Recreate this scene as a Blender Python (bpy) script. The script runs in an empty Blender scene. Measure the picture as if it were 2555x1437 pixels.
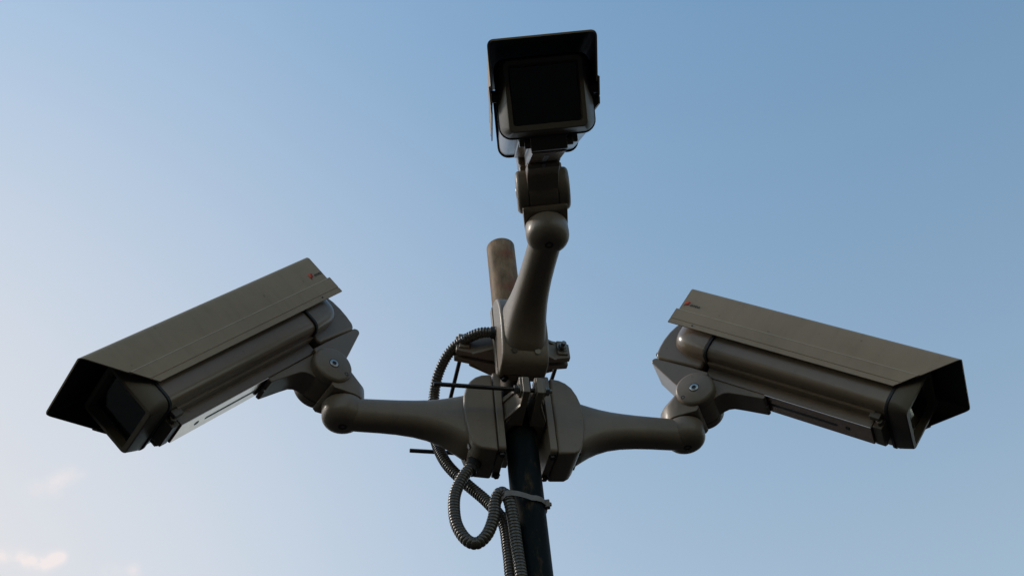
import bpy, bmesh, math, random
from mathutils import Vector, Matrix, noise
PI = math.pi
rad = math.radians
sc = bpy.context.scene
C = sc.collection

# ------------------------------------------------------------------ camera
PITCH, ROLL, FPX = rad(44.6511), rad(-6.4685), 3088.99
cam = bpy.data.cameras.new('viewpoint')
cam.sensor_width = 36.0
cam.lens = FPX / 2555 * 36.0
cam.clip_start = 0.05
cam.clip_end = 5000
cam_o = bpy.data.objects.new('viewpoint', cam)
C.objects.link(cam_o)
_F = Vector((0, math.cos(PITCH), math.sin(PITCH)))
_U = Vector((0, -math.sin(PITCH), math.cos(PITCH)))
_X = Vector((1, 0, 0))
_c, _s = math.cos(ROLL), math.sin(ROLL)
_X2 = _X * _c + _U * _s
_U2 = _U * _c - _X * _s
cam_o.matrix_world = Matrix(((_X2.x, _U2.x, -_F.x, 0), (_X2.y, _U2.y, -_F.y, 0), (_X2.z, _U2.z, -_F.z, 0), (0, 0, 0, 1)))
sc.camera = cam_o

# ------------------------------------------------------------------ light
SUN_AZ, SUN_EL = rad(-80), rad(42)        # azimuth from +Y, negative = left
to_sun = Vector((math.sin(SUN_AZ) * math.cos(SUN_EL), math.cos(SUN_AZ) * math.cos(SUN_EL), math.sin(SUN_EL)))
world = bpy.data.worlds.new('World')
sc.world = world
world.use_nodes = True
wn, wl = world.node_tree.nodes, world.node_tree.links
wn.clear()
out = wn.new('ShaderNodeOutputWorld')
bg = wn.new('ShaderNodeBackground')
sky = wn.new('ShaderNodeTexSky')
sky.sky_type = 'NISHITA'
sky.sun_disc = False
sky.sun_elevation = SUN_EL
sky.sun_rotation = SUN_AZ
sky.altitude = 0
sky.air_density = 2.0
sky.dust_density = 0.3
sky.ozone_density = 3.0
bg.inputs[1].default_value = 0.15
geo = wn.new('ShaderNodeTexCoord')


def wmath(op, *args):
    n = wn.new('ShaderNodeMath')
    n.operation = op
    for i, a in enumerate(args):
        if isinstance(a, (int, float)):
            n.inputs[i].default_value = a
        else:
            wl.new(a, n.inputs[i])
    return n.outputs[0]


def wdot(vec):
    n = wn.new('ShaderNodeVectorMath')
    n.operation = 'DOT_PRODUCT'
    wl.new(geo.outputs['Generated'], n.inputs[0])
    n.inputs[1].default_value = vec
    return n.outputs['Value']


def wmix(fac, a, b):
    n = wn.new('ShaderNodeMix')
    n.data_type = 'RGBA'
    wl.new(fac, n.inputs[0])
    for s, v in ((n.inputs[6], a), (n.inputs[7], b)):
        if isinstance(v, tuple):
            s.default_value = v
        else:
            wl.new(v, s)
    return n.outputs[2]


# thin veil of high haze that thickens towards the hidden sun
HAZE_DIR = Vector((math.sin(rad(-38)) * math.cos(rad(27)), math.cos(rad(-38)) * math.cos(rad(27)), math.sin(rad(27))))
hz = wmath('MAXIMUM', wdot(HAZE_DIR), 0.0)
veil = wmath('POWER', hz, 12.0)
hn = wn.new('ShaderNodeTexNoise')
hn.inputs['Scale'].default_value = 2.2
hn.inputs['Detail'].default_value = 3
wl.new(geo.outputs['Generated'], hn.inputs['Vector'])
veil = wmath('MULTIPLY', veil, wmath('MULTIPLY_ADD', hn.outputs[0], 0.4, 0.8))
veil = wmath('MINIMUM', wmath('MULTIPLY', veil, 1.08), 1.0)
tint = wn.new('ShaderNodeMix'); tint.data_type = 'RGBA'; tint.blend_type = 'MULTIPLY'; tint.inputs[0].default_value = 1
wl.new(sky.outputs[0], tint.inputs[6]); 
tsep = wn.new('ShaderNodeSeparateXYZ'); wl.new(geo.outputs['Generated'], tsep.inputs[0])
tmr = wn.new('ShaderNodeMapRange'); tmr.inputs[1].default_value = 0.50; tmr.inputs[2].default_value = 0.83; wl.new(tsep.outputs[2], tmr.inputs[0])
wl.new(wmix(tmr.outputs[0], (1.16, 1.04, 0.95, 1), (0.75, 0.90, 0.91, 1)), tint.inputs[7])
thin = wmath('MULTIPLY', wmath('POWER', hz, 3.0), 0.24)
col = wmix(thin, tint.outputs[2], (2.65, 3.05, 3.65, 1))
col = wmix(veil, col, (4.85, 4.86, 5.02, 1))
# a few small low clouds
cn = wn.new('ShaderNodeTexNoise')
cn.inputs['Scale'].default_value = 95.0
cn.inputs['Detail'].default_value = 5
cn.inputs['Roughness'].default_value = 0.55
wl.new(geo.outputs['Generated'], cn.inputs['Vector'])
cloud = None


def pix_dir(x, y):
    return (_F + _X2 * ((x - 1277.5) / FPX) - _U2 * ((y - 718.5) / FPX)).normalized()


for x, y, r, k in ((45, 1390, 15, .9), (66, 1396, 15, 1.0), (88, 1403, 15, 1.1), (110, 1404, 15, 1.2), (130, 1396, 15, 1.25), (150, 1389, 13, 1.2), (3, 1388, 18, .7), (335, 1424, 18, .42), (280, 1433, 22, .25),
                   (155, 1195, 20, .40), (135, 1213, 20, .34), (180, 1183, 20, .20), (88, 1221, 18, .34), (205, 1180, 16, .12)):
    d = pix_dir(x, y)
    a2 = wmath('MULTIPLY', wmath('SUBTRACT', 1.0, wdot(d)), 2.0)          # ~ angle squared
    g = wmath('MULTIPLY', wmath('POWER', 2.718, wmath('MULTIPLY', a2, -1.0 / (r / FPX) ** 2)), k)
    cloud = g if cloud is None else wmath('ADD', cloud, g)
cm = wn.new('ShaderNodeMapRange')
cm.inputs[1].default_value = 0.22
cm.inputs[2].default_value = 0.66
wl.new(cn.outputs[0], cm.inputs[0])
cloud = wmath('MINIMUM', wmath('MULTIPLY', cloud, cm.outputs[0]), 0.72)
col = wmix(cloud, col, (6.1, 5.45, 5.3, 1))
wl.new(col, bg.inputs[0])
wl.new(bg.outputs[0], out.inputs[0])

sun = bpy.data.lights.new('sun', 'SUN')
sun.energy = 1.8
sun.angle = rad(10)
sun.color = (1.0, 0.90, 0.79)
sun_o = bpy.data.objects.new('sun', sun)
C.objects.link(sun_o)
sun_o.rotation_euler = (-to_sun).to_track_quat('-Z', 'Y').to_euler()
sc.view_settings.view_transform = 'Standard'
sc.view_settings.look = 'None'
sc.view_settings.gamma = 1.0
sc.view_settings.use_curve_mapping = False
sc.view_settings.exposure = 0.06

# ------------------------------------------------------------------ materials
def new_mat(name):
    m = bpy.data.materials.new(name)
    m.use_nodes = True
    n, l = m.node_tree.nodes, m.node_tree.links
    return m, n, l, n['Principled BSDF']


def paint(name, base, rough=0.36, dirt=0.35, spec=0.5, coat=0.0, orange=0.02, grime=(0.06, 0.05, 0.036)):
    """powder coated metal: faint orange peel, blotchy dirt, tiny specks"""
    m, n, l, p = new_mat(name)
    tc = n.new('ShaderNodeTexCoord')
    a = n.new('ShaderNodeTexNoise'); a.inputs['Scale'].default_value = 14; a.inputs['Detail'].default_value = 6; a.inputs['Roughness'].default_value = 0.65
    b = n.new('ShaderNodeTexNoise'); b.inputs['Scale'].default_value = 260; b.inputs['Detail'].default_value = 2
    l.new(tc.outputs['Object'], a.inputs['Vector']); l.new(tc.outputs['Object'], b.inputs['Vector'])
    r = n.new('ShaderNodeMapRange'); r.inputs[1].default_value = 0.48; r.inputs[2].default_value = 0.78; r.inputs[4].default_value = dirt
    l.new(a.outputs[0], r.inputs[0])
    mx = n.new('ShaderNodeMix'); mx.data_type = 'RGBA'
    mx.inputs[6].default_value = (*base, 1); mx.inputs[7].default_value = (*grime, 1)
    l.new(r.outputs[0], mx.inputs[0])
    mpp = n.new('ShaderNodeMapping'); mpp.inputs['Scale'].default_value = (1, 1, 0.12); l.new(tc.outputs['Object'], mpp.inputs[0])
    st = n.new('ShaderNodeTexNoise'); st.inputs['Scale'].default_value = 75; st.inputs['Detail'].default_value = 4; l.new(mpp.outputs[0], st.inputs['Vector'])
    rs = n.new('ShaderNodeMapRange'); rs.inputs[1].default_value = 0.5; rs.inputs[2].default_value = 0.8; rs.inputs[4].default_value = 0.13
    l.new(st.outputs[0], rs.inputs[0])
    mxs = n.new('ShaderNodeMix'); mxs.data_type = 'RGBA'; mxs.inputs[7].default_value = (*grime, 1)
    l.new(mx.outputs[2], mxs.inputs[6]); l.new(rs.outputs[0], mxs.inputs[0])
    mx = mxs
    sp = n.new('ShaderNodeTexNoise'); sp.inputs['Scale'].default_value = 120; sp.inputs['Detail'].default_value = 1
    l.new(tc.outputs['Object'], sp.inputs['Vector'])
    r2 = n.new('ShaderNodeMapRange'); r2.inputs[1].default_value = 0.745; r2.inputs[2].default_value = 0.80; r2.inputs[4].default_value = 0.32
    l.new(sp.outputs[0], r2.inputs[0])
    mx2 = n.new('ShaderNodeMix'); mx2.data_type = 'RGBA'; mx2.inputs[7].default_value = (*grime, 1)
    l.new(mx.outputs[2], mx2.inputs[6]); l.new(r2.outputs[0], mx2.inputs[0])
    l.new(mx2.outputs[2], p.inputs['Base Color'])
    rr = n.new('ShaderNodeMapRange'); rr.inputs[3].default_value = rough - 0.06; rr.inputs[4].default_value = rough + 0.12
    l.new(a.outputs[0], rr.inputs[0]); l.new(rr.outputs[0], p.inputs['Roughness'])
    bp = n.new('ShaderNodeBump'); bp.inputs['Strength'].default_value = orange; bp.inputs['Distance'].default_value = 0.002
    l.new(b.outputs[0], bp.inputs['Height']); l.new(bp.outputs[0], p.inputs['Normal'])
    p.inputs['Specular IOR Level'].default_value = spec
    p.inputs['Coat Weight'].default_value = coat
    p.inputs['Coat Roughness'].default_value = 0.15
    return m


def plain(name, base, rough=0.5, metal=0.0, spec=0.5):
    m, n, l, p = new_mat(name)
    tc = n.new('ShaderNodeTexCoord')
    a = n.new('ShaderNodeTexNoise'); a.inputs['Scale'].default_value = 90; a.inputs['Detail'].default_value = 4
    l.new(tc.outputs['Object'], a.inputs['Vector'])
    mx = n.new('ShaderNodeMix'); mx.data_type = 'RGBA'
    mx.inputs[6].default_value = (*[c * 0.78 for c in base], 1); mx.inputs[7].default_value = (*[min(1, c * 1.2) for c in base], 1)
    l.new(a.outputs[0], mx.inputs[0]); l.new(mx.outputs[2], p.inputs['Base Color'])
    p.inputs['Roughness'].default_value = rough
    p.inputs['Metallic'].default_value = metal
    p.inputs['Specular IOR Level'].default_value = spec
    return m


M_shield = paint('shield_paint', (0.325, 0.24, 0.158), 0.5, 0.18, spec=0.35)
M_paint = paint('housing_paint', (0.205, 0.150, 0.103), 0.28, 0.3, spec=0.42, coat=0.15)
M_cast = paint('cast_bracket_paint', (0.215, 0.166, 0.122), 0.42, 0.35, spec=0.35, coat=0.1, orange=0.12)
M_lip = plain('pale_edge', (0.50, 0.40, 0.30), 0.4)
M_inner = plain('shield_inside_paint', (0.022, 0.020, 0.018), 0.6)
M_frame = paint('front_frame_paint', (0.105, 0.084, 0.062), 0.38, 0.25, spec=0.4)
M_rubber = plain('gasket_rubber', (0.012, 0.012, 0.013), 0.6)
M_black = plain('black_plastic', (0.012, 0.012, 0.012), 0.5)
M_steel = plain('zinc_bolt', (0.36, 0.35, 0.33), 0.3, 1.0)
M_alu = plain('satin_aluminium', (0.62, 0.47, 0.38), 0.20, 1.0)
M_bolt = plain('dull_bolt', (0.20, 0.19, 0.17), 0.4, 0.9)
M_rod = plain('dark_threaded_steel', (0.07, 0.06, 0.055), 0.42, 0.9)
M_tie = plain('pale_nylon', (0.18, 0.150, 0.132), 0.45)
M_conduit = plain('dark_grey_conduit_plastic', (0.060, 0.050, 0.039), 0.28, 0.0, 0.6)
M_orange = plain('logo_orange', (0.75, 0.10, 0.02), 0.5)
M_red = plain('logo_red', (0.25, 0.015, 0.008), 0.5)
M_text = plain('logo_black', (0.02, 0.02, 0.018), 0.5)

# glass
M_glass, n, l, p = new_mat('window_glass')
p.inputs['Base Color'].default_value = (0.55, 0.58, 0.58, 1)
p.inputs['Roughness'].default_value = 0.03
p.inputs['Transmission Weight'].default_value = 1.0
p.inputs['IOR'].default_value = 1.5

# pole: brown rust and grey primer at the cut top, dark blue-green paint with worn flecks below
M_pole, n, l, p = new_mat('worn_painted_pole')
tc = n.new('ShaderNodeTexCoord')
sep = n.new('ShaderNodeSeparateXYZ'); l.new(tc.outputs['Object'], sep.inputs[0])
mp = n.new('ShaderNodeMapping'); mp.inputs['Scale'].default_value = (1, 1, 0.35); l.new(tc.outputs['Object'], mp.inputs[0])
na = n.new('ShaderNodeTexNoise'); na.inputs['Scale'].default_value = 55; na.inputs['Detail'].default_value = 8; na.inputs['Roughness'].default_value = 0.7
l.new(mp.outputs[0], na.inputs['Vector'])
nb = n.new('ShaderNodeTexNoise'); nb.inputs['Scale'].default_value = 28; nb.inputs['Detail'].default_value = 5
l.new(tc.outputs['Object'], nb.inputs['Vector'])
rust = n.new('ShaderNodeValToRGB')
rust.color_ramp.elements[0].position = 0.34; rust.color_ramp.elements[0].color = (0.095, 0.068, 0.040, 1)
rust.color_ramp.elements[1].position = 0.70; rust.color_ramp.elements[1].color = (0.31, 0.205, 0.125, 1)
e = rust.color_ramp.elements.new(0.52); e.color = (0.21, 0.135, 0.080, 1)
l.new(na.outputs[0], rust.inputs[0])
# red smear near the top
rm = n.new('ShaderNodeMapRange'); rm.inputs[1].default_value = 0.56; rm.inputs[2].default_value = 0.66; rm.inputs[4].default_value = 0.5
l.new(nb.outputs[0], rm.inputs[0])
mr = n.new('ShaderNodeMix'); mr.data_type = 'RGBA'; mr.inputs[7].default_value = (0.25, 0.065, 0.045, 1)
l.new(rm.outputs[0], mr.inputs[0]); l.new(rust.outputs[0], mr.inputs[6])
low = n.new('ShaderNodeValToRGB')
low.color_ramp.elements[0].position = 0.50; low.color_ramp.elements[0].color = (0.004, 0.007, 0.009, 1)
low.color_ramp.elements[1].position = 0.72; low.color_ramp.elements[1].color = (0.075, 0.050, 0.025, 1)
e = low.color_ramp.elements.new(0.57); e.color = (0.006, 0.009, 0.009, 1)
l.new(na.outputs[0], low.inputs[0])
hm = n.new('ShaderNodeMapRange'); hm.inputs[1].default_value = 1.20; hm.inputs[2].default_value = 1.30
l.new(sep.outputs[2], hm.inputs[0])
mz = n.new('ShaderNodeMix'); mz.data_type = 'RGBA'
l.new(hm.outputs[0], mz.inputs[0]); l.new(low.outputs[0], mz.inputs[6]); l.new(mr.outputs[2], mz.inputs[7])
l.new(mz.outputs[2], p.inputs['Base Color'])
p.inputs['Roughness'].default_value = 0.55
p.inputs['Specular IOR Level'].default_value = 0.08
bp = n.new('ShaderNodeBump'); bp.inputs['Strength'].default_value = 0.3; bp.inputs['Distance'].default_value = 0.001
l.new(na.outputs[0], bp.inputs['Height']); l.new(bp.outputs[0], p.inputs['Normal'])

# ------------------------------------------------------------------ helpers
def link(name, me, parent=None):
    o = bpy.data.objects.new(name, me)
    C.objects.link(o)
    if parent:
        o.parent = parent
    return o


def obj(name, bm, mat, parent=None, smooth=35, bevel=0.0, seg=2, sub=0):
    bmesh.ops.remove_doubles(bm, verts=bm.verts, dist=1e-6)
    bmesh.ops.recalc_face_normals(bm, faces=bm.faces)
    if smooth:
        for f in bm.faces:
            f.smooth = True
    me = bpy.data.meshes.new(name)
    bm.to_mesh(me)
    bm.free()
    if isinstance(mat, (list, tuple)):
        for m in mat:
            me.materials.append(m)
    else:
        me.materials.append(mat)
    if smooth:
        me.set_sharp_from_angle(angle=rad(smooth))
    o = link(name, me, parent)
    if bevel:
        b = o.modifiers.new('edge', 'BEVEL')
        b.width = bevel; b.segments = seg; b.limit_method = 'ANGLE'; b.angle_limit = rad(32)
        b.harden_normals = True
    if sub:
        s = o.modifiers.new('soft', 'SUBSURF'); s.levels = sub; s.render_levels = sub
    return o


def thing(name, label, cat, group=None, loc=(0, 0, 0), M=None):
    o = bpy.data.objects.new(name, None)
    o.empty_display_size = 0.05
    C.objects.link(o)
    if M is not None:
        o.matrix_world = M
    else:
        o.location = loc
    tag(o, label, cat, group)
    return o


def tag(o, label, cat, group=None):
    o['label'] = label
    o['category'] = cat
    if group:
        o['group'] = group


def loft(bm, rings, cap0=True, cap1=True, closed=True):
    """rings: list of equal-length lists of 3D points"""
    R = [[bm.verts.new(p) for p in r] for r in rings]
    n = len(R[0])
    for a, b in zip(R, R[1:]):
        for i in range(n if closed else n - 1):
            j = (i + 1) % n
            bm.faces.new((a[i], a[j], b[j], b[i]))
    if cap0:
        bm.faces.new(R[0][::-1])
    if cap1:
        bm.faces.new(R[-1])
    return R


def box(bm, x0, x1, y0, y1, z0, z1):
    loft(bm, [[(x, y0, z0), (x, y1, z0), (x, y1, z1), (x, y0, z1)] for x in (x0, x1)])


def prism_y(bm, pts, y0, y1):
    """outline in x,z extruded along y"""
    loft(bm, [[(x, y, z) for x, z in pts] for y in (y0, y1)])


def rrect(hy, z0, z1, r, n=5):
    """rounded rectangle in y,z, centred on y"""
    P = []
    for cy, cz, a0 in ((hy - r, z1 - r, 0), (-hy + r, z1 - r, 90), (-hy + r, z0 + r, 180), (hy - r, z0 + r, 270)):
        for k in range(n + 1):
            a = rad(a0 + 90 * k / n)
            P.append((cy + r * math.cos(a), cz + r * math.sin(a)))
    return P


def cyl(bm, p0, p1, r0, r1=None, n=32, cap=True):
    r1 = r0 if r1 is None else r1
    p0, p1 = Vector(p0), Vector(p1)
    d = (p1 - p0).normalized()
    u = d.orthogonal().normalized()
    v = d.cross(u)
    rings = []
    for p, r in ((p0, r0), (p1, r1)):
        rings.append([p + u * r * math.cos(2 * PI * k / n) + v * r * math.sin(2 * PI * k / n) for k in range(n)])
    loft(bm, rings, cap, cap)


def lathe(bm, o, axis, prof, n=40):
    """prof: (distance along axis, radius)"""
    o = Vector(o); d = Vector(axis).normalized(); u = d.orthogonal().normalized(); v = d.cross(u)
    rings = []
    for t, r in prof:
        r = max(r, 1e-5)
        rings.append([o + d * t + u * r * math.cos(2 * PI * k / n) + v * r * math.sin(2 * PI * k / n) for k in range(n)])
    loft(bm, rings)


def hexbolt(bm, p, axis, r=0.0065, h=0.005, washer=0.009, stub=0.0, stub_r=0.003):
    p, d = Vector(p), Vector(axis).normalized()
    if washer:
        cyl(bm, p, p + d * 0.0014, washer, n=24)
    cyl(bm, p + d * 0.0014, p + d * (0.0014 + h), r, n=6)
    if stub:
        cyl(bm, p + d * (0.0014 + h), p + d * (0.0014 + h + stub), stub_r, n=12)


def socket_screw(bm, p, axis, r):
    """countersunk cap screw with a hexagonal socket"""
    lathe(bm, p, axis, [(-0.002, r), (0.0006, r), (0.0011, r * 0.9), (0.0011, r * 0.55), (-0.0012, r * 0.5), (-0.0012, 0)], 24)


# ------------------------------------------------------------------ ground (added out of view, its raised rim blocks low sky to darken undersides)
GZ = -1.65
M_ground, n, l, p = new_mat('dark_ground')
tc = n.new('ShaderNodeTexCoord')
gn = n.new('ShaderNodeTexNoise'); gn.inputs['Scale'].default_value = 0.8; gn.inputs['Detail'].default_value = 8
l.new(tc.outputs['Object'], gn.inputs['Vector'])
gr_ = n.new('ShaderNodeValToRGB')
gr_.color_ramp.elements[0].color = (0.013, 0.013, 0.013, 1); gr_.color_ramp.elements[1].color = (0.026, 0.025, 0.025, 1)
l.new(gn.outputs[0], gr_.inputs[0]); l.new(gr_.outputs[0], p.inputs['Base Color'])
p.inputs['Roughness'].default_value = 0.95
p.inputs['Specular IOR Level'].default_value = 0.1
bm = bmesh.new()
NA = 96
def added_slope(a, r):  # invented rise of the rim, cuts off light from the low sky
    if r < 25: return 0.0
    e = 7.5 + 4.5 * math.sin(a) + 1.5 * noise.noise(Vector((math.cos(a) * 2.2, math.sin(a) * 2.2, 3))) + 1.2 * noise.noise(Vector((math.cos(a) * 8, math.sin(a) * 8, 9)))
    t = min(1.0, (r - 25) / 330)
    return r * math.tan(rad(e)) * t * t * (3 - 2 * t)
loft(bm, [[(0.01 * math.cos(2 * PI * k / NA), 0.01 * math.sin(2 * PI * k / NA), GZ) for k in range(NA)]] +
     [[(r * math.cos(2 * PI * k / NA), r * math.sin(2 * PI * k / NA), GZ + added_slope(2 * PI * k / NA, r)) for k in range(NA)] for r in (4, 12, 25, 60, 110, 170, 240, 320, 380, 450)], False, False)
g = obj('unseen_ground', bm, M_ground, smooth=60)
g['kind'] = 'structure'

# ------------------------------------------------------------------ pole
PX, PY = -0.012, 1.4748
PR = 0.02415
bm = bmesh.new()
prof = [(0.30, PR)]
zz = 0.30
rings = []
nseg = 56
def ring(z, r, cut=0.0):
    out = []
    for k in range(nseg):
        a = 2 * PI * k / nseg
        w = 1 + 0.006 * noise.noise(Vector((math.cos(a) * 2, math.sin(a) * 2, z * 6)))
        out.append((PX + r * w * math.cos(a), PY + r * w * math.sin(a), z + cut * math.cos(a - 1.0)))
    return out
for i in range(101):
    rings.append(ring(GZ + (1.557 - GZ) * i / 100, PR, 0.0015 if i == 100 else 0))
rings.append(ring(1.5582, PR - 0.0008, 0.0015))
rings.append(ring(1.5582, PR - 0.0028, 0.0015))
rings.append(ring(1.50, PR - 0.0034))
loft(bm, rings, True, True)
pole = obj('steel_pole', bm, M_pole)
tag(pole, 'upright round steel pole, rusty brown at its open top and flaking dark paint below', 'pole')

# ------------------------------------------------------------------ camera unit (local: x forward, y left, z up, origin at rear top of the shield)
W, H, LT, LB = 0.1308, 0.0759, 0.4483, 0.3789
WB, HB, XF, XR = 0.1166, 0.1088, 0.3804, 0.0777
XP, ZP = 0.0858, -0.1614


def frontx(z):
    return LT + (LB - LT) * min(1.0, max(0.0, -z / H))


def make_camera():
    root = thing('security_camera', '', 'security camera')
    # --- sunshield
    hw, r, t = W / 2 - 0.0012, 0.0075, 0.0022
    zc = -0.050
    def U(h, rr, z_top, zb):
        P = [(h, zb), (h, zb * 0.6)]
        for k in range(7):
            a = rad(90 * k / 6)
            P.append((h - rr + rr * math.cos(a), z_top - rr + rr * math.sin(a)))
        for k in range(7):
            a = rad(90 + 90 * k / 6)
            P.append((-h + rr + rr * math.cos(a), z_top - rr + rr * math.sin(a)))
        P += [(-h, zb * 0.6), (-h, zb)]
        return P
    outer = U(hw, r, 0.0025, zc)
    inner = U(hw - t, r - t, 0.0025 - t, zc)
    bm = bmesh.new()
    prof2 = outer + inner[::-1]
    rings = []
    for f in (0, 1):
        rings.append([(0.0 if f == 0 else frontx(z), y, z) for y, z in prof2])
    R = loft(bm, rings, False, False)
    n = len(outer)
    for Rr in R:
        for i in range(n - 1):
            j = 2 * n - 1 - i
            bm.faces.new((Rr[i], Rr[i + 1], Rr[j - 1], Rr[j]))
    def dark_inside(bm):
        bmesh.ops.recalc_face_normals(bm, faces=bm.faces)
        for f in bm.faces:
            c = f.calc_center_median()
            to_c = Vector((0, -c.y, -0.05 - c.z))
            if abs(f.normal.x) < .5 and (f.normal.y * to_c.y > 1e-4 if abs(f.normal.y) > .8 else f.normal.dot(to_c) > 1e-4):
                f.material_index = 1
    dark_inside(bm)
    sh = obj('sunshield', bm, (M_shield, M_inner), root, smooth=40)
    # --- side skirts, lapped over the upper shell
    for s in (1, -1):
        bm = bmesh.new()
        zt, zb = -0.0455, -H
        a0, a1 = W / 2 - 0.0010, W / 2 + 0.0010
        zg = -0.0665
        prof = [(a0 + .0004, zt), (a1, zt - .0011), (a1, zg), (a1 - 0.0007, zg - 0.0004), (a1 - 0.0007, zg - 0.0014), (a1, zg - 0.0018), (a1, zb), (a0, zb), (a0, zt)]
        loft(bm, [[(-0.0035, s * y, z) for y, z in prof], [(frontx(z) + 0.0005, s * y, z) for y, z in prof]])
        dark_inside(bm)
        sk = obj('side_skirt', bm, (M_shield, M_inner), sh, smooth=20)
        # thin strip in a paler colour along the lap joint
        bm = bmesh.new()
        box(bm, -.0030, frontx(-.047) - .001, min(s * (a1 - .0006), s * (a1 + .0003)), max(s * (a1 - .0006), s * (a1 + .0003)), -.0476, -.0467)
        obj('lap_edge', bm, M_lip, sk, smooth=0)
        # fixing screw of the skirt
        bm = bmesh.new()
        lathe(bm, (0.040, s * (W / 2 + 0.0008), -0.071), (0, s, 0), [(0, .0016), (.0007, .0014), (.0007, 0)], 12)
        obj('screw', bm, M_black, sk)
    # --- clamps between shield and front frame
    for s in (1, -1):
        bm = bmesh.new()
        lathe(bm, (0.385, s * 0.0635, -0.056), (0, -s, 0), [(0, .0075), (.004, .0075), (.0045, .006), (.009, .006), (.009, 0)], 20)
        obj('side_knob', bm, M_black, root)
    # --- writing on both sides of the shield
    for s in (1, -1):
        yl = s * (W / 2 - 0.0012 + 0.0003)
        def P(u, v):     # u reads left to right, v up, from the outside
            if s > 0:
                return (0.0300 - u, yl, -0.0385 + v)
            return (0.0035 + u, yl, -0.0385 + v)
        def shape(name, pts, mat, dy, par):
            bm = bmesh.new()
            pts = [(u * .86, v * .98) for u, v in pts]
            vs = [bm.verts.new(Vector(P(u, v)) + Vector((0, s * dy, 0))) for u, v in pts]
            vs2 = [bm.verts.new(Vector(P(u, v)) + Vector((0, s * (dy - .0002), 0))) for u, v in pts]
            bm.faces.new(vs); bm.faces.new(vs2[::-1])
            for i in range(len(vs)):
                j = (i + 1) % len(vs)
                bm.faces.new((vs[i], vs[j], vs2[j], vs2[i]))
            return obj(name, bm, mat, par, smooth=0)
        k = 1.0
        em = shape('logo_emblem', [(.0012, .0105), (.0030, .0122), (.0062, .0124), (.0098, .0118), (.0112, .0098), (.0106, .0070), (.0082, .0048),
                                  (.0046, .0040), (.0018, .0052), (.0008, .0080)], M_orange, 0.0002, sh)
        shape('emblem_red_part', [(.0016, .0046), (.0034, .0056), (.0060, .0078), (.0082, .0112), (.0110, .0104), (.0096, .0088), (.0092, .0074), (.0104, .0062),
                                (.0080, .0046), (.0050, .0040), (.0036, .0036), (.0022, .0006), (.0016, .0012)], M_red, 0.0005, em)  # dark red printed part of the emblem
        cu = bpy.data.curves.new('logo_text', 'FONT')
        cu.body = 'eneo'
        cu.size = 0.0082
        cu.shear = 0.28
        cu.extrude = 0.00008
        cu.resolution_u = 4
        to = bpy.data.objects.new('logo_text_source', cu)
        C.objects.link(to)
        bpy.context.view_layer.update()
        dg = bpy.context.evaluated_depsgraph_get()
        me = bpy.data.meshes.new_from_object(to.evaluated_get(dg))
        bpy.data.objects.remove(to)
        me.materials.clear(); me.materials.append(M_text)
        tx0, tx1 = min(v.co.x for v in me.vertices), max(v.co.x for v in me.vertices)
        for v in me.vertices:
            q = Vector(P(0.0115 + (v.co.x - tx0) * 0.0178 / (tx1 - tx0), 0.0034 + v.co.y * 1.12))
            v.co = (q.x, yl + s * (0.0002 + v.co.z), q.z)
        link('logo_lettering', me, sh)
    # --- housing body (extruded profile)
    bm = bmesh.new()
    def body_profile(g=0.0):
        P = []
        h, z1, z0 = WB / 2 - g, -0.012 - g, -HB + g
        P += rrect(h, z0, z1, 0.014 - g, 5)
        return P
    loft(bm, [[(x, y, z) for y, z in body_profile(0.0022)] for x in (XR + 0.003, XF - 0.003)])
    body = obj('housing_body', bm, M_paint, root)
    # fluted lower profile and mounting rail
    bm = bmesh.new()
    lp = [(.0365, -HB + .004), (.0365, -HB - .0012), (.0355, -HB - .0022), (.0225, -HB - .0022), (.0215, -HB - .0035), (.0215, -.1262), (.0205, -.1272)]
    lp = lp + [(-y, z) for y, z in lp[::-1]]
    loft(bm, [[(x, y, z) for y, z in lp] for x in (XR + 0.004, 0.361)])
    rail = obj('mounting_rail', bm, M_paint, root, smooth=25)
    bm = bmesh.new()
    box(bm, .188, .3605, -.0208, .0208, -.1278, -.1268)
    obj('bare_strip', bm, M_alu, rail, smooth=0)
    bm = bmesh.new()
    sl = []
    for cx, a0 in ((0.303, -90), (0.192, 90)):
        for k in range(9):
            a = rad(a0 + 180 * k / 8)
            sl.append((cx + .0032 * math.cos(a), .0032 * math.sin(a)))
    loft(bm, [[(x, y, z) for x, y in sl] for z in (-.1270, -.12795)])
    obj('slot', bm, M_black, rail)
    bm = bmesh.new()
    cyl(bm, (.322, 0, -.1265), (.322, 0, -.1281), .0042, n=20)
    obj('screw_hole', bm, M_black, rail)
    # hinge block at the front of the rail
    bm = bmesh.new()
    box(bm, 0.363, 0.377, -.0225, .0225, -.1255, -.107)
    box(bm, 0.356, 0.372, -.036, -.027, -.118, -.107)
    box(bm, 0.356, 0.372, .027, .036, -.118, -.107)
    cyl(bm, (.371, -.030, -.1165), (.371, .030, -.1165), .0048, n=16)
    obj('hinge_block', bm, M_frame, root, bevel=0.0012)
    # gaskets
    for x0, x1 in ((XF - 0.004, XF + 0.002), (XR - 0.002, XR + 0.004)):
        bm = bmesh.new()
        loft(bm, [[(x, y, z) for y, z in rrect(WB / 2 + g, -HB - g, -0.012 + g, 0.015 + g, 6)] for x, g in ((x0, -.001), (x0 + .0012, .0008), (x1 - .0012, .0008), (x1, -.001))])
        obj('gasket', bm, M_rubber, root)
    # front frame, chamfered, with a deep window
    bm = bmesh.new()
    def rr(hy, z0, z1, r):
        return rrect(hy, z0, z1, r, 6)
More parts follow.
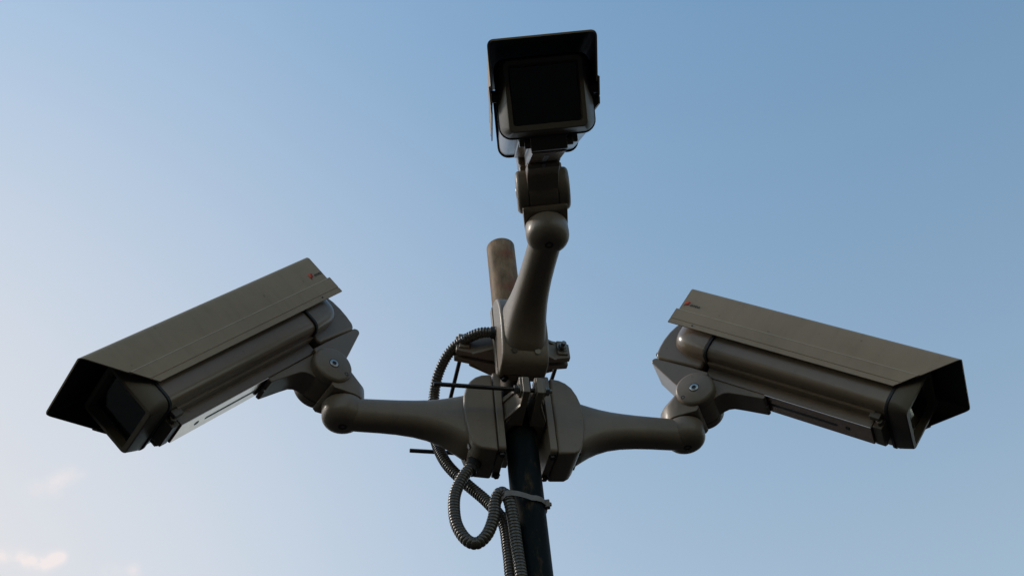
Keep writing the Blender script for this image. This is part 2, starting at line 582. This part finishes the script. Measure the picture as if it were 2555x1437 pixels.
    sec = [(XF + .0015, .0575, -.1078, -.0135, .0140), (XF + .006, .0575, -.1078, -.0135, .0140), (XF + .0265, .0480, -.1040, -.0175, .0075), (XF + .0278, .0468, -.1028, -.0187, .0065),
           (XF + .0278, .0418, -.0962, -.0240, .0030), (XF + .0120, .0402, -.0946, -.0256, .0025)]
    loft(bm, [[(x, y, z) for y, z in rr(h, a, b, r_)] for x, h, a, b, r_ in sec], True, False)
    # dark cavity behind the glass
    ff = obj('front_frame', bm, M_frame, root, smooth=28)
    bm = bmesh.new()
    loft(bm, [[(x, y, z) for y, z in rr(.0408, -.0952, -.025, .002)] for x in (XF + .0125, XF - .075)], False, True)
    cav = obj('window_recess', bm, M_black, ff)
    bm = bmesh.new()
    box(bm, XF + .0130, XF + .0160, -.0400, .0400, -.0945, -.0258)
    obj('window_glass', bm, M_glass, ff)
    bm = bmesh.new()
    lathe(bm, (XF - .070, 0, -.060), (1, 0, 0), [(0, .022), (.052, .022), (.052, .0245), (.062, .0245), (.0635, .023), (.062, .0185), (.057, .017), (.0585, .012), (.0592, .006), (.0595, 0)], 40)
    obj('camera_lens', bm, M_black, ff)
    # rear cap : wide rounded shell running into a narrower tail
    bm = bmesh.new()
    rings = []
    for k in range(9):
        a = rad(90 * k / 8)
        x = XR - .033 - .040 * math.sin(a) if k else XR - .003
        if k == 0:
            rings.append([(XR - .003, y, z) for y, z in rrect(.0572, -.1078, -.013, .014, 6)])
            rings.append([(XR - .033, y, z) for y, z in rrect(.0572, -.1060, -.013, .016, 6)])
            continue
        g = .030 * (1 - math.cos(a))
        rings.append([(x, y, z) for y, z in rrect(.0572 - g, -.1055 + g * 0.9, -.013 - g * .6, .018, 6)])
    loft(bm, rings)
    cap = obj('rear_cap', bm, M_paint, root, smooth=50)
    bm = bmesh.new()
    tp = [(.074, -.028), (.036, -.028), (.020, -.030), (.008, -.036), (-.002, -.045), (-.0095, -.057), (-.0138, -.072), (-.0155, -.088), (-.0148, -.104), (-.0125, -.118), (-.0085, -.1255), (-.0035, -.1262), (.030, -.1242), (.060, -.1220), (.074, -.1215)]
    prism_y(bm, tp, -.0315, .0315)
    obj('cap_tail', bm, M_paint, cap, smooth=30, bevel=0.009, seg=5)
    for sy in (-.022, .022):
        bm = bmesh.new()
        hexbolt(bm, (-.0135, sy * .8, -.112), (-1, 0, 0), .0036, .0035, 0.0046)
        obj('screw', bm, M_rod, cap)
    # cable wedge below the tail
    bm = bmesh.new()
    wp = [(.088, -.1236), (.060, -.1236), (.000, -.1270), (-.0040, -.1258), (-.0085, -.1264), (-.0120, -.1295), (-.0126, -.1338), (-.0100, -.1375), (.038, -.1575), (.070, -.1700), (.100, -.150)]
    prism_y(bm, wp, -.0305, .0305)
    wd = obj('cable_wedge', bm, M_paint, root, bevel=0.002, seg=3)
    bm = bmesh.new()
    q0, q1 = Vector((-.0125, 0, -.1345)), Vector((.038, 0, -.1560))
    d = (q1 - q0).normalized(); nn = Vector((d.z, 0, -d.x)).normalized()
    if nn.z > 0: nn = -nn
    c = q0.lerp(q1, 0.62) - Vector((0, 0.006, 0))
    pts = [c + Vector((0, 1, 0)) * .0045 * math.cos(2 * PI * k / 20) + d * .011 * math.sin(2 * PI * k / 20) for k in range(20)]
    loft(bm, [[p_ + nn * e_ for p_ in pts] for e_ in (-.001, .0004)])
    obj('oval_hole', bm, M_black, wd)
    # tilt cradle : beam under the rail and knuckle around the tilt axis
    bm = bmesh.new()
    cp = [(.080, -.1285), (.1890, -.1280), (.1915, -.1300), (.1905, -.1352), (.150, -.1408), (.134, -.1435), (.1265, -.1475), (.1215, -.1535), (.117, -.162), (.105, -.185), (.080, -.185)]
    prism_y(bm, cp, -.0225, .0225)
    cr = obj('tilt_cradle', bm, M_cast, root, bevel=0.0016, seg=3)
    bm = bmesh.new()
    lathe(bm, (.1912, 0, -.1325), (1, 0, 0), [(-.002, .0026), (.0012, .0026), (.0012, 0)], 12)
    obj('screw', bm, M_steel, cr)
    bm = bmesh.new()
    cyl(bm, (XP, -.0215, ZP), (XP, .0215, ZP), .0312, n=56)
    obj('tilt_knuckle', bm, M_cast, cr, bevel=0.002, seg=3)
    return root


def copy_tree(o, parent=None):
    c = o.copy()
    C.objects.link(c)
    if parent is not None:
        c.parent = parent
    for ch in list(o.children):
        copy_tree(ch, c)
    return c


# ------------------------------------------------------------------ bracket (local: origin on the pole axis, x out along the arm, z up)
RB = 0.0312
RARM = 0.2653
FO, HP = 0.0352, 0.0533


def make_bracket():
    root = thing('camera_bracket', '', 'bracket')
    # back plate
    bm = bmesh.new()
    loft(bm, [[(x, y, z) for y, z in rrect(.0375, -.0815, .0645, .006, 3)] for x in (.0320, .0428)])
    bp_ = obj('back_plate', bm, M_cast, root, bevel=0.0012)
    # base cover : profile in x,z with rounded outer edge
    bm = bmesh.new()
    pts = [(.0438, .0615), (.060, .0590), (.070, .0540), (.0790, .0450), (.0855, .0310), (.0895, .0160), (.0915, -.008), (.0905, -.030), (.0865, -.053),
           (.0815, -.0690), (.0765, -.0765), (.0690, -.0815), (.0438, -.0835)]
    prism_y(bm, pts, -.0365, .0365)
    base = obj('base_cover', bm, M_cast, root, bevel=0.0045, seg=4, smooth=30)
    for sy in (-.018, .018):
        bm = bmesh.new()
        hexbolt(bm, (.0800, sy, -.064), (.9, 0, -.35), .0048, .0035, .0062)
        obj('screw', bm, M_rod if sy < 0 else M_bolt, base)
    for sy in (-.026, .026):
        bm = bmesh.new()
        hexbolt(bm, (.037, sy, -.0812), (0, 0, -1), .0045, .004, .0058)
        obj('screw', bm, M_rod, bp_)
    # arm
    bm = bmesh.new()
    S = [(.074, .0345, .050, -.017, 4.0), (.086, .0330, .0470, -.017, 3.8), (.096, .0318, .0425, -.0145, 3.5), (.108, .0302, .0375, -.0115, 3.2), (.122, .0284, .0326, -.0090, 3.0), (.140, .0264, .0283, -.0065, 2.8),
         (.160, .0249, .0256, -.0048, 2.7), (.185, .0237, .0240, -.0036, 2.6), (.210, .0232, .0235, -.0030, 2.5), (.235, .0232, .0233, -.0028, 2.4), (.262, .0232, .0232, -.0028, 2.2)]
    rings = []
    for x, a, b, zc, e in S:
        ring_ = []
        for k in range(40):
            th = 2 * PI * k / 40
            c_, s_ = math.cos(th), math.sin(th)
            ring_.append((x, a * math.copysign(abs(c_) ** (2 / e), c_), zc + b * math.copysign(abs(s_) ** (2 / e), s_)))
        rings.append(ring_)
    loft(bm, rings)
    obj('arm', bm, M_cast, root, smooth=60)
    # ball end with vertical collar
    bm = bmesh.new()
    prof = [(-.0262, 0), (-.0260, .006), (-.0252, .012), (-.0238, .0175), (-.0216, .0222), (-.0188, .0258), (-.0155, .0285), (-.0118, .0302), (-.0080, .0310), (-.004, RB), (.0115, RB), (.0125, RB - .0008)]
    lathe(bm, (RARM, 0, 0), (0, 0, 1), prof, 56)
    ball = obj('ball_joint', bm, M_cast, root, smooth=45)
    bm = bmesh.new()
    lathe(bm, (RARM, 0, -.0258), (0, 0, -1), [(-.003, .0064), (.0008, .0064), (.0012, .0056), (.0012, .0034), (-.001, .0030), (-.001, 0)], 20)
    obj('screw', bm, M_rod, ball)
    # swivel head on top of the ball, local x = the way the camera looks
    sw = bpy.data.objects.new('swivel_head', None)
    bm = bmesh.new()
    P = []
    for z, r in ((.0135, .0300), (.0148, .0316), (.040, .0312), (.0475, .0270), (.050, .021)):
        for k in range(48):
            a = 2 * PI * k / 48
            P.append((r * math.cos(a), r * math.sin(a), z))
    for y in (-.0328, .0328):
        P += [(.030, y * .97, .0140), (.034, y * .97, .018), (.0345, y, .030), (.036, y, .050), (.010, y, .060), (.030, y, .064)]
    for q in P:
        bm.verts.new(q)
    bmesh.ops.convex_hull(bm, input=bm.verts)
    sw = obj('swivel_head', bm, M_cast, root, smooth=35, bevel=0.0012)
    sw.location = (RARM, 0, 0)
    for s in (1, -1):
        bm = bmesh.new()
        lathe(bm, (FO, s * .0222, HP), (0, s, 0), [(0, .0312), (.0105, .0312), (.0128, .0305), (.0150, .0285), (.0160, .026), (.0160, 0)], 56)
        td = obj('tilt_disc', bm, M_cast, sw, smooth=40)
        bm = bmesh.new()
        yd = s * (.0222 + .0161)
        lathe(bm, (FO, yd, HP), (0, s, 0), [(-.001, .0068), (.0004, .0068), (.0009, .0060), (.0009, .0034), (-.0006, .0032), (-.0006, 0)], 24)
        obj('screw', bm, M_steel, td)
        bm = bmesh.new()
        lathe(bm, (FO, yd, HP), (0, s, 0), [(-.001, .0080), (.0001, .0080), (.0001, 0)], 24)
        obj('screw_well', bm, M_black, td)
        bm = bmesh.new()
        a = rad(-35 if True else 0)
        lathe(bm, (FO - .0205 , yd - s * .0004, HP - .0125), (0, s, 0), [(-.001, .0036), (.0004, .0034), (.0004, .0018), (-.0008, .0016), (-.0008, 0)], 16)
        obj('pin', bm, M_rod, td)
    return root


def unit(side, az, dz, yaw, tilt, br, cm_):
    """place a bracket and the camera it carries"""
    z0 = 1.17304 + dz
    M = Matrix.Translation((PX, PY, z0)) @ Matrix.Rotation(rad(az), 4, 'Z')
    br.matrix_world = M
    for ch in br.children:
        if ch.name.startswith('swivel_head'):
            ch.rotation_euler = (0, 0, rad(yaw - az))
    ball = M @ Vector((RARM, 0, 0))
    piv = ball + Vector((FO * math.cos(rad(yaw)), FO * math.sin(rad(yaw)), HP))
    t, y = rad(tilt), rad(yaw)
    F = Vector((math.cos(t) * math.cos(y), math.cos(t) * math.sin(y), math.sin(t)))
    L = Vector((-math.sin(y), math.cos(y), 0))
    U_ = F.cross(L)
    R3 = Matrix((F, L, U_)).transposed()
    o = piv - R3 @ Vector((XP, 0, ZP))
    cm_.matrix_world = Matrix.Translation(o) @ R3.to_4x4()


cam0 = make_camera()
br0 = make_bracket()
specs = [
    ('L', 194.606, 0.0, 217.8519, -48.0595,
     'leftmost security camera, pointing down and left from the left arm',
     'bracket arm reaching left from the pole, second cable conduit entering its base'),
    ('R', 17.0395, 0.0, -16.0341, -39.977,
     'rightmost security camera, pointing down and right from the right arm',
     'bracket arm reaching right from the pole, with no conduit entering its base'),
    ('C', -74.3417, 0.1346, -88.9453, -46.6425,
     'topmost security camera, facing the viewer with its square dark window seen head on',
     'upper bracket rising towards the viewer to carry the topmost camera'),
]
for i, (s, az, dz, yaw, tilt, lc, lb) in enumerate(specs):
    c = cam0 if i == 0 else copy_tree(cam0)
    b = br0 if i == 0 else copy_tree(br0)
    c['label'] = lc; c['group'] = 'security cameras on the pole'
    b['label'] = lb; b['group'] = 'camera brackets clamped to the pole'
    unit(s, az, dz, yaw, tilt, b, c)


# ------------------------------------------------------------------ pole clamps
def jaw(root, x0, x1, sgn, yl, zc, plate=.032):
    """one clamp jaw: two wings tied to the back plate by ribs; sgn flips it across the pole"""
    bm = bmesh.new()
    xs = lambda v: v
    for s in (1, -1):
        # wing
        pts = [(x0, s * .0265), (x0, s * (yl + .013)), (x1, s * (yl + .013)), (x1, s * (yl - .016)), (x1 + (plate - x1) * .9, s * .030), (x1 + (plate - x1) * .9, s * .0245)]
        top = [(zc + .021), (zc + .014), (zc + .014), (zc + .020), (zc + .024), (zc + .024)]
        bot = [(zc - .026), (zc - .015), (zc - .015), (zc - .020), (zc - .026), (zc - .026)]
        a = [bm.verts.new((x, y, z)) for (x, y), z in zip(pts, top)]
        b = [bm.verts.new((x, y, z)) for (x, y), z in zip(pts, bot)]
        bm.faces.new(a); bm.faces.new(b[::-1])
        for i in range(6):
            j = (i + 1) % 6
            bm.faces.new((a[i], a[j], b[j], b[i]))
        # raised pad around the rod
        box(bm, x0 - .0015, x1 + .0035, min(s * (yl - .008), s * (yl + .009)), max(s * (yl - .008), s * (yl + .009)), zc - .011, zc + .017)
        # diagonal rib to the plate
        for zr in (.014, -.020):
            q = [(x1, s * (yl - .010)), (x1, s * (yl - .016)), (plate, s * .026), (plate, s * .033)]
            loft(bm, [[(x, y, zc + zr - .003) for x, y in q], [(x, y, zc + zr + .003) for x, y in q]])
    # saddle against the pole
    q = [(plate, -.028), (plate, .028), (.012, .0265), (.0215, .012), (.0242, 0), (.0215, -.012), (.012, -.0265)]
    loft(bm, [[(x, y, zc - .024) for x, y in q], [(x, y, zc + .022) for x, y in q]])
    if sgn < 0:
        bmesh.ops.scale(bm, vec=(-1, 1, 1), verts=bm.verts)
    return obj('clamp_jaw', bm, M_cast, root, bevel=0.0014, smooth=30)


def threaded_rod(root, p0, p1, r=.0034):
    bm = bmesh.new()
    p0, p1 = Vector(p0), Vector(p1)
    L = (p1 - p0).length
    d = (p1 - p0).normalized(); u = d.orthogonal().normalized(); v = d.cross(u)
    n = int(L / .0007)
    rings = []
    for k in range(n + 1):
        rr_ = r * (0.92 if k % 2 else 1.0)
        if k in (0, n): rr_ = r * .8
        c = p0 + d * (L * k / n)
        rings.append([c + (u * math.cos(2 * PI * q / 14) + v * math.sin(2 * PI * q / 14)) * rr_ for q in range(14)])
    loft(bm, rings)
    return obj('threaded_rod', bm, M_rod, root, smooth=60)


def nuts(root, spots, mat):
    for p, ax, stub in spots:
        bm = bmesh.new()
        hexbolt(bm, p, ax, .0066, .0055, .0085, stub, .0034)
        obj('nut', bm, mat, root, smooth=0)


# shared clamp of the two side brackets; local frame follows the left bracket
Mside = Matrix.Translation((PX, PY, 1.17304)) @ Matrix.Rotation(rad(195.8), 4, 'Z')
cl = thing('pole_clamp', 'lower pole clamp between the left and right brackets, long threaded rods sticking out left', 'clamp', 'clamps round the pole', M=Mside)
jaw(cl, .0035, .0135, 1, .079, -.004)
jaw(cl, .0075, .0175, -1, .079, -.004)
for s, xe in ((1, .143), (-1, .156)):
    threaded_rod(cl, (-.032, s * .079, -.005), (xe, s * .079, -.005))
nuts(cl, [((.0175, .079, -.005), (1, 0, 0), 0), ((-.0215, .079, -.005), (-1, 0, 0), .004), ((.0175, -.079, -.005), (1, 0, 0), 0), ((-.0215, -.079, -.005), (-1, 0, 0), .004)], M_bolt)

Mc = Matrix.Translation((PX, PY, 1.30766)) @ Matrix.Rotation(rad(-74.34), 4, 'Z')
cl2 = thing('pole_clamp', 'upper pole clamp behind the bracket of the topmost camera, rods pointing away', 'clamp', 'clamps round the pole', M=Mc)
jaw(cl2, .0035, .0135, 1, .079, .006)
jaw(cl2, .0035, .0135, -1, .079, .006)
for s in (1, -1):
    threaded_rod(cl2, (.030, s * .079, .008), (-.135, s * .079, .008))
nuts(cl2, [((.0175, s * .079, .008), (1, 0, 0), .006) for s in (1, -1)] + [((-.0175, s * .079, .008), (-1, 0, 0), 0) for s in (1, -1)], M_bolt)


# ------------------------------------------------------------------ conduits
def catmull(pts, step):
    P = [Vector(p) for p in pts]
    P = [P[0] * 2 - P[1]] + P + [P[-1] * 2 - P[-2]]
    dense = []
    for i in range(1, len(P) - 2):
        a, b, c, d = P[i - 1:i + 3]
        for k in range(60):
            t = k / 60
            dense.append(0.5 * ((2 * b) + (c - a) * t + (2 * a - 5 * b + 4 * c - d) * t * t + (3 * b - a - 3 * c + d) * t ** 3))
    dense.append(P[-2])
    outp, acc = [dense[0]], 0
    for a, b in zip(dense, dense[1:]):
        L = (b - a).length
        while acc + L >= step:
            a = a.lerp(b, (step - acc) / L)
            outp.append(a.copy())
            L = (b - a).length
            acc = 0
        acc += L
    return outp


def conduit(name, pts, label, r=.0088, pitch=.0050, sharp=False, fitting=None):
    seg = 8
    path = catmull(pts, pitch / seg)
    root_bm = bmesh.new()
    up = Vector((0, 0, 1))
    rings = []
    u = None
    n = 28
    for i, c in enumerate(path):
        t = (path[min(i + 1, len(path) - 1)] - path[max(i - 1, 0)]).normalized()
        if u is None:
            u = t.orthogonal().normalized()
        u = (u - t * u.dot(t)).normalized()
        v = t.cross(u)
        ph = (i % seg) / seg
        if sharp:
            q = (1.0, 1.0, .94, .86, .86, .86, .86, .94)[i % seg]
        else:
            q = .89 + .11 * abs(math.sin(PI * ph)) ** 0.45
        rr_ = r * q
        rings.append([c + (u * math.cos(2 * PI * k / n) + v * math.sin(2 * PI * k / n)) * rr_ for k in range(n)])
    loft(root_bm, rings)
    o = obj(name, root_bm, M_conduit, None, smooth=50)
    tag(o, label, 'conduit', 'corrugated cable conduits on the pole')
    return o


def W_(q):
    return (q[0] + PX, q[1] + PY, q[2])


A = [(-.006, -.0565, 1.3060), (-.0216, -.055, 1.3094), (-.0506, -.050, 1.3157), (-.0915, -.025, 1.3131), (-.1178, 0.0, 1.2883), (-.1302, .022, 1.2507), (-.1319, .024, 1.1872), (-.1165, .010, 1.1226),
     (-.0884, .003, 1.075), (-.0581, -.001, 1.0342), (-.0374, -.011, .9904), (-.0336, -.016, .9413), (-.0331, -.017, .8983), (-.0328, -.017, .80), (-.0328, -.017, .62), (-.0328, -.017, GZ)]
ca = conduit('cable_conduit', [W_(q) for q in A], 'conduit curving left from the upper bracket and passing behind the left arm down the pole', sharp=True, pitch=.0046)
B = [(-.068, -.012, 1.100), (-.0763, -.020, 1.0840), (-.0906, -.025, 1.0608), (-.1022, -.028, 1.0289), (-.1023, -.030, .987), (-.0908, -.032, .9566), (-.0759, -.032, .9465), (-.0602, -.033, .9577), (-.0489, -.034, .9838),
     (-.0447, -.035, 1.0094), (-.0358, -.037, 1.0215), (-.0265, -.036, 1.011), (-.0228, -.0325, .9824), (-.0208, -.029, .9314), (-.0192, -.028, .8898), (-.0185, -.028, .80), (-.0185, -.028, .62), (-.0185, -.028, GZ)]
cb = conduit('cable_conduit', [W_(q) for q in B], 'conduit making a round loop below the left arm, then running down under the pale tie', pitch=.0050)
for o_, p_, d_ in ((ca, W_((-.0100, -.0562, 1.3070)), Vector((-.98, .03, .14))), (cb, W_((-.0725, -.016, 1.0920)), Vector((-.35, -.25, -.9)))):
    bm = bmesh.new()
    lathe(bm, p_, d_, [(-.004, .0112), (.010, .0112), (.011, .0100), (.018, .0098), (.0185, .009), (.0185, 0)], 24)
    obj('end_fitting', bm, M_rubber, o_)

# ------------------------------------------------------------------ cable tie
bm = bmesh.new()
cen = [(PR + .0012, -10), (PR + .0012, 60), (PR + .0012, 120), (PR + .0012, 170)]
path = []
for a in range(-75, 186, 6):                   # round the back of the pole and to its left
    path.append(Vector(((PR + .0012) * math.cos(rad(a)), (PR + .0012) * math.sin(rad(a)), 0)))
left = [(-.0340, -.003), (-.0448, -.0110), (-.0455, -.0175), (-.0405, -.0270), (-.0345, -.0395), (-.0285, -.0450), (-.0215, -.0445), (-.0120, -.0395), (-.0020, -.0320)]
path += [Vector((x, y, 0)) for x, y in left]
w = .0044
def tz(p_):     # the band slopes up to the right
    return 1.0128 + p_.x * .10 + p_.y * -.06 - .006 * max(0.0, min(1.0, (-p_.x - .030) / .015))
rings = []
N = len(path)
for i in range(N):
    a, b = path[i - 1], path[(i + 1) % N]
    t = (b - a).normalized(); nrm = Vector((t.y, -t.x, 0))
    if nrm.dot(path[i] - Vector((-.008, -.008, 0))) < 0: nrm = -nrm
    z = tz(path[i])
    p_ = path[i]
    rings.append([(PX + p_.x + nrm.x * o_, PY + p_.y + nrm.y * o_, z + h_) for o_, h_ in ((0, -w), (.0013, -w), (.0013, w), (0, w))])
R = [[bm.verts.new(q) for q in r_] for r_ in rings]
for i in range(N):
    j = (i + 1) % N
    for k in range(4):
        m_ = (k + 1) % 4
        bm.faces.new((R[i][k], R[i][m_], R[j][m_], R[j][k]))
tie = obj('cable_tie', bm, M_tie, None, smooth=50)
tag(tie, 'pale plastic cable tie binding the two conduits to the pole, its head on the right', 'cable tie')
bm = bmesh.new()
box(bm, PX + .0235, PX + .0310, PY - .0085, PY - .0005, 1.0090, 1.0220)
box(bm, PX + .0290, PX + .0335, PY - .0070, PY - .0020, 1.0125, 1.0175)
obj('tie_head', bm, M_tie, tie, bevel=.0012, smooth=30)

sc.render.resolution_x = 1024
sc.render.resolution_y = 575
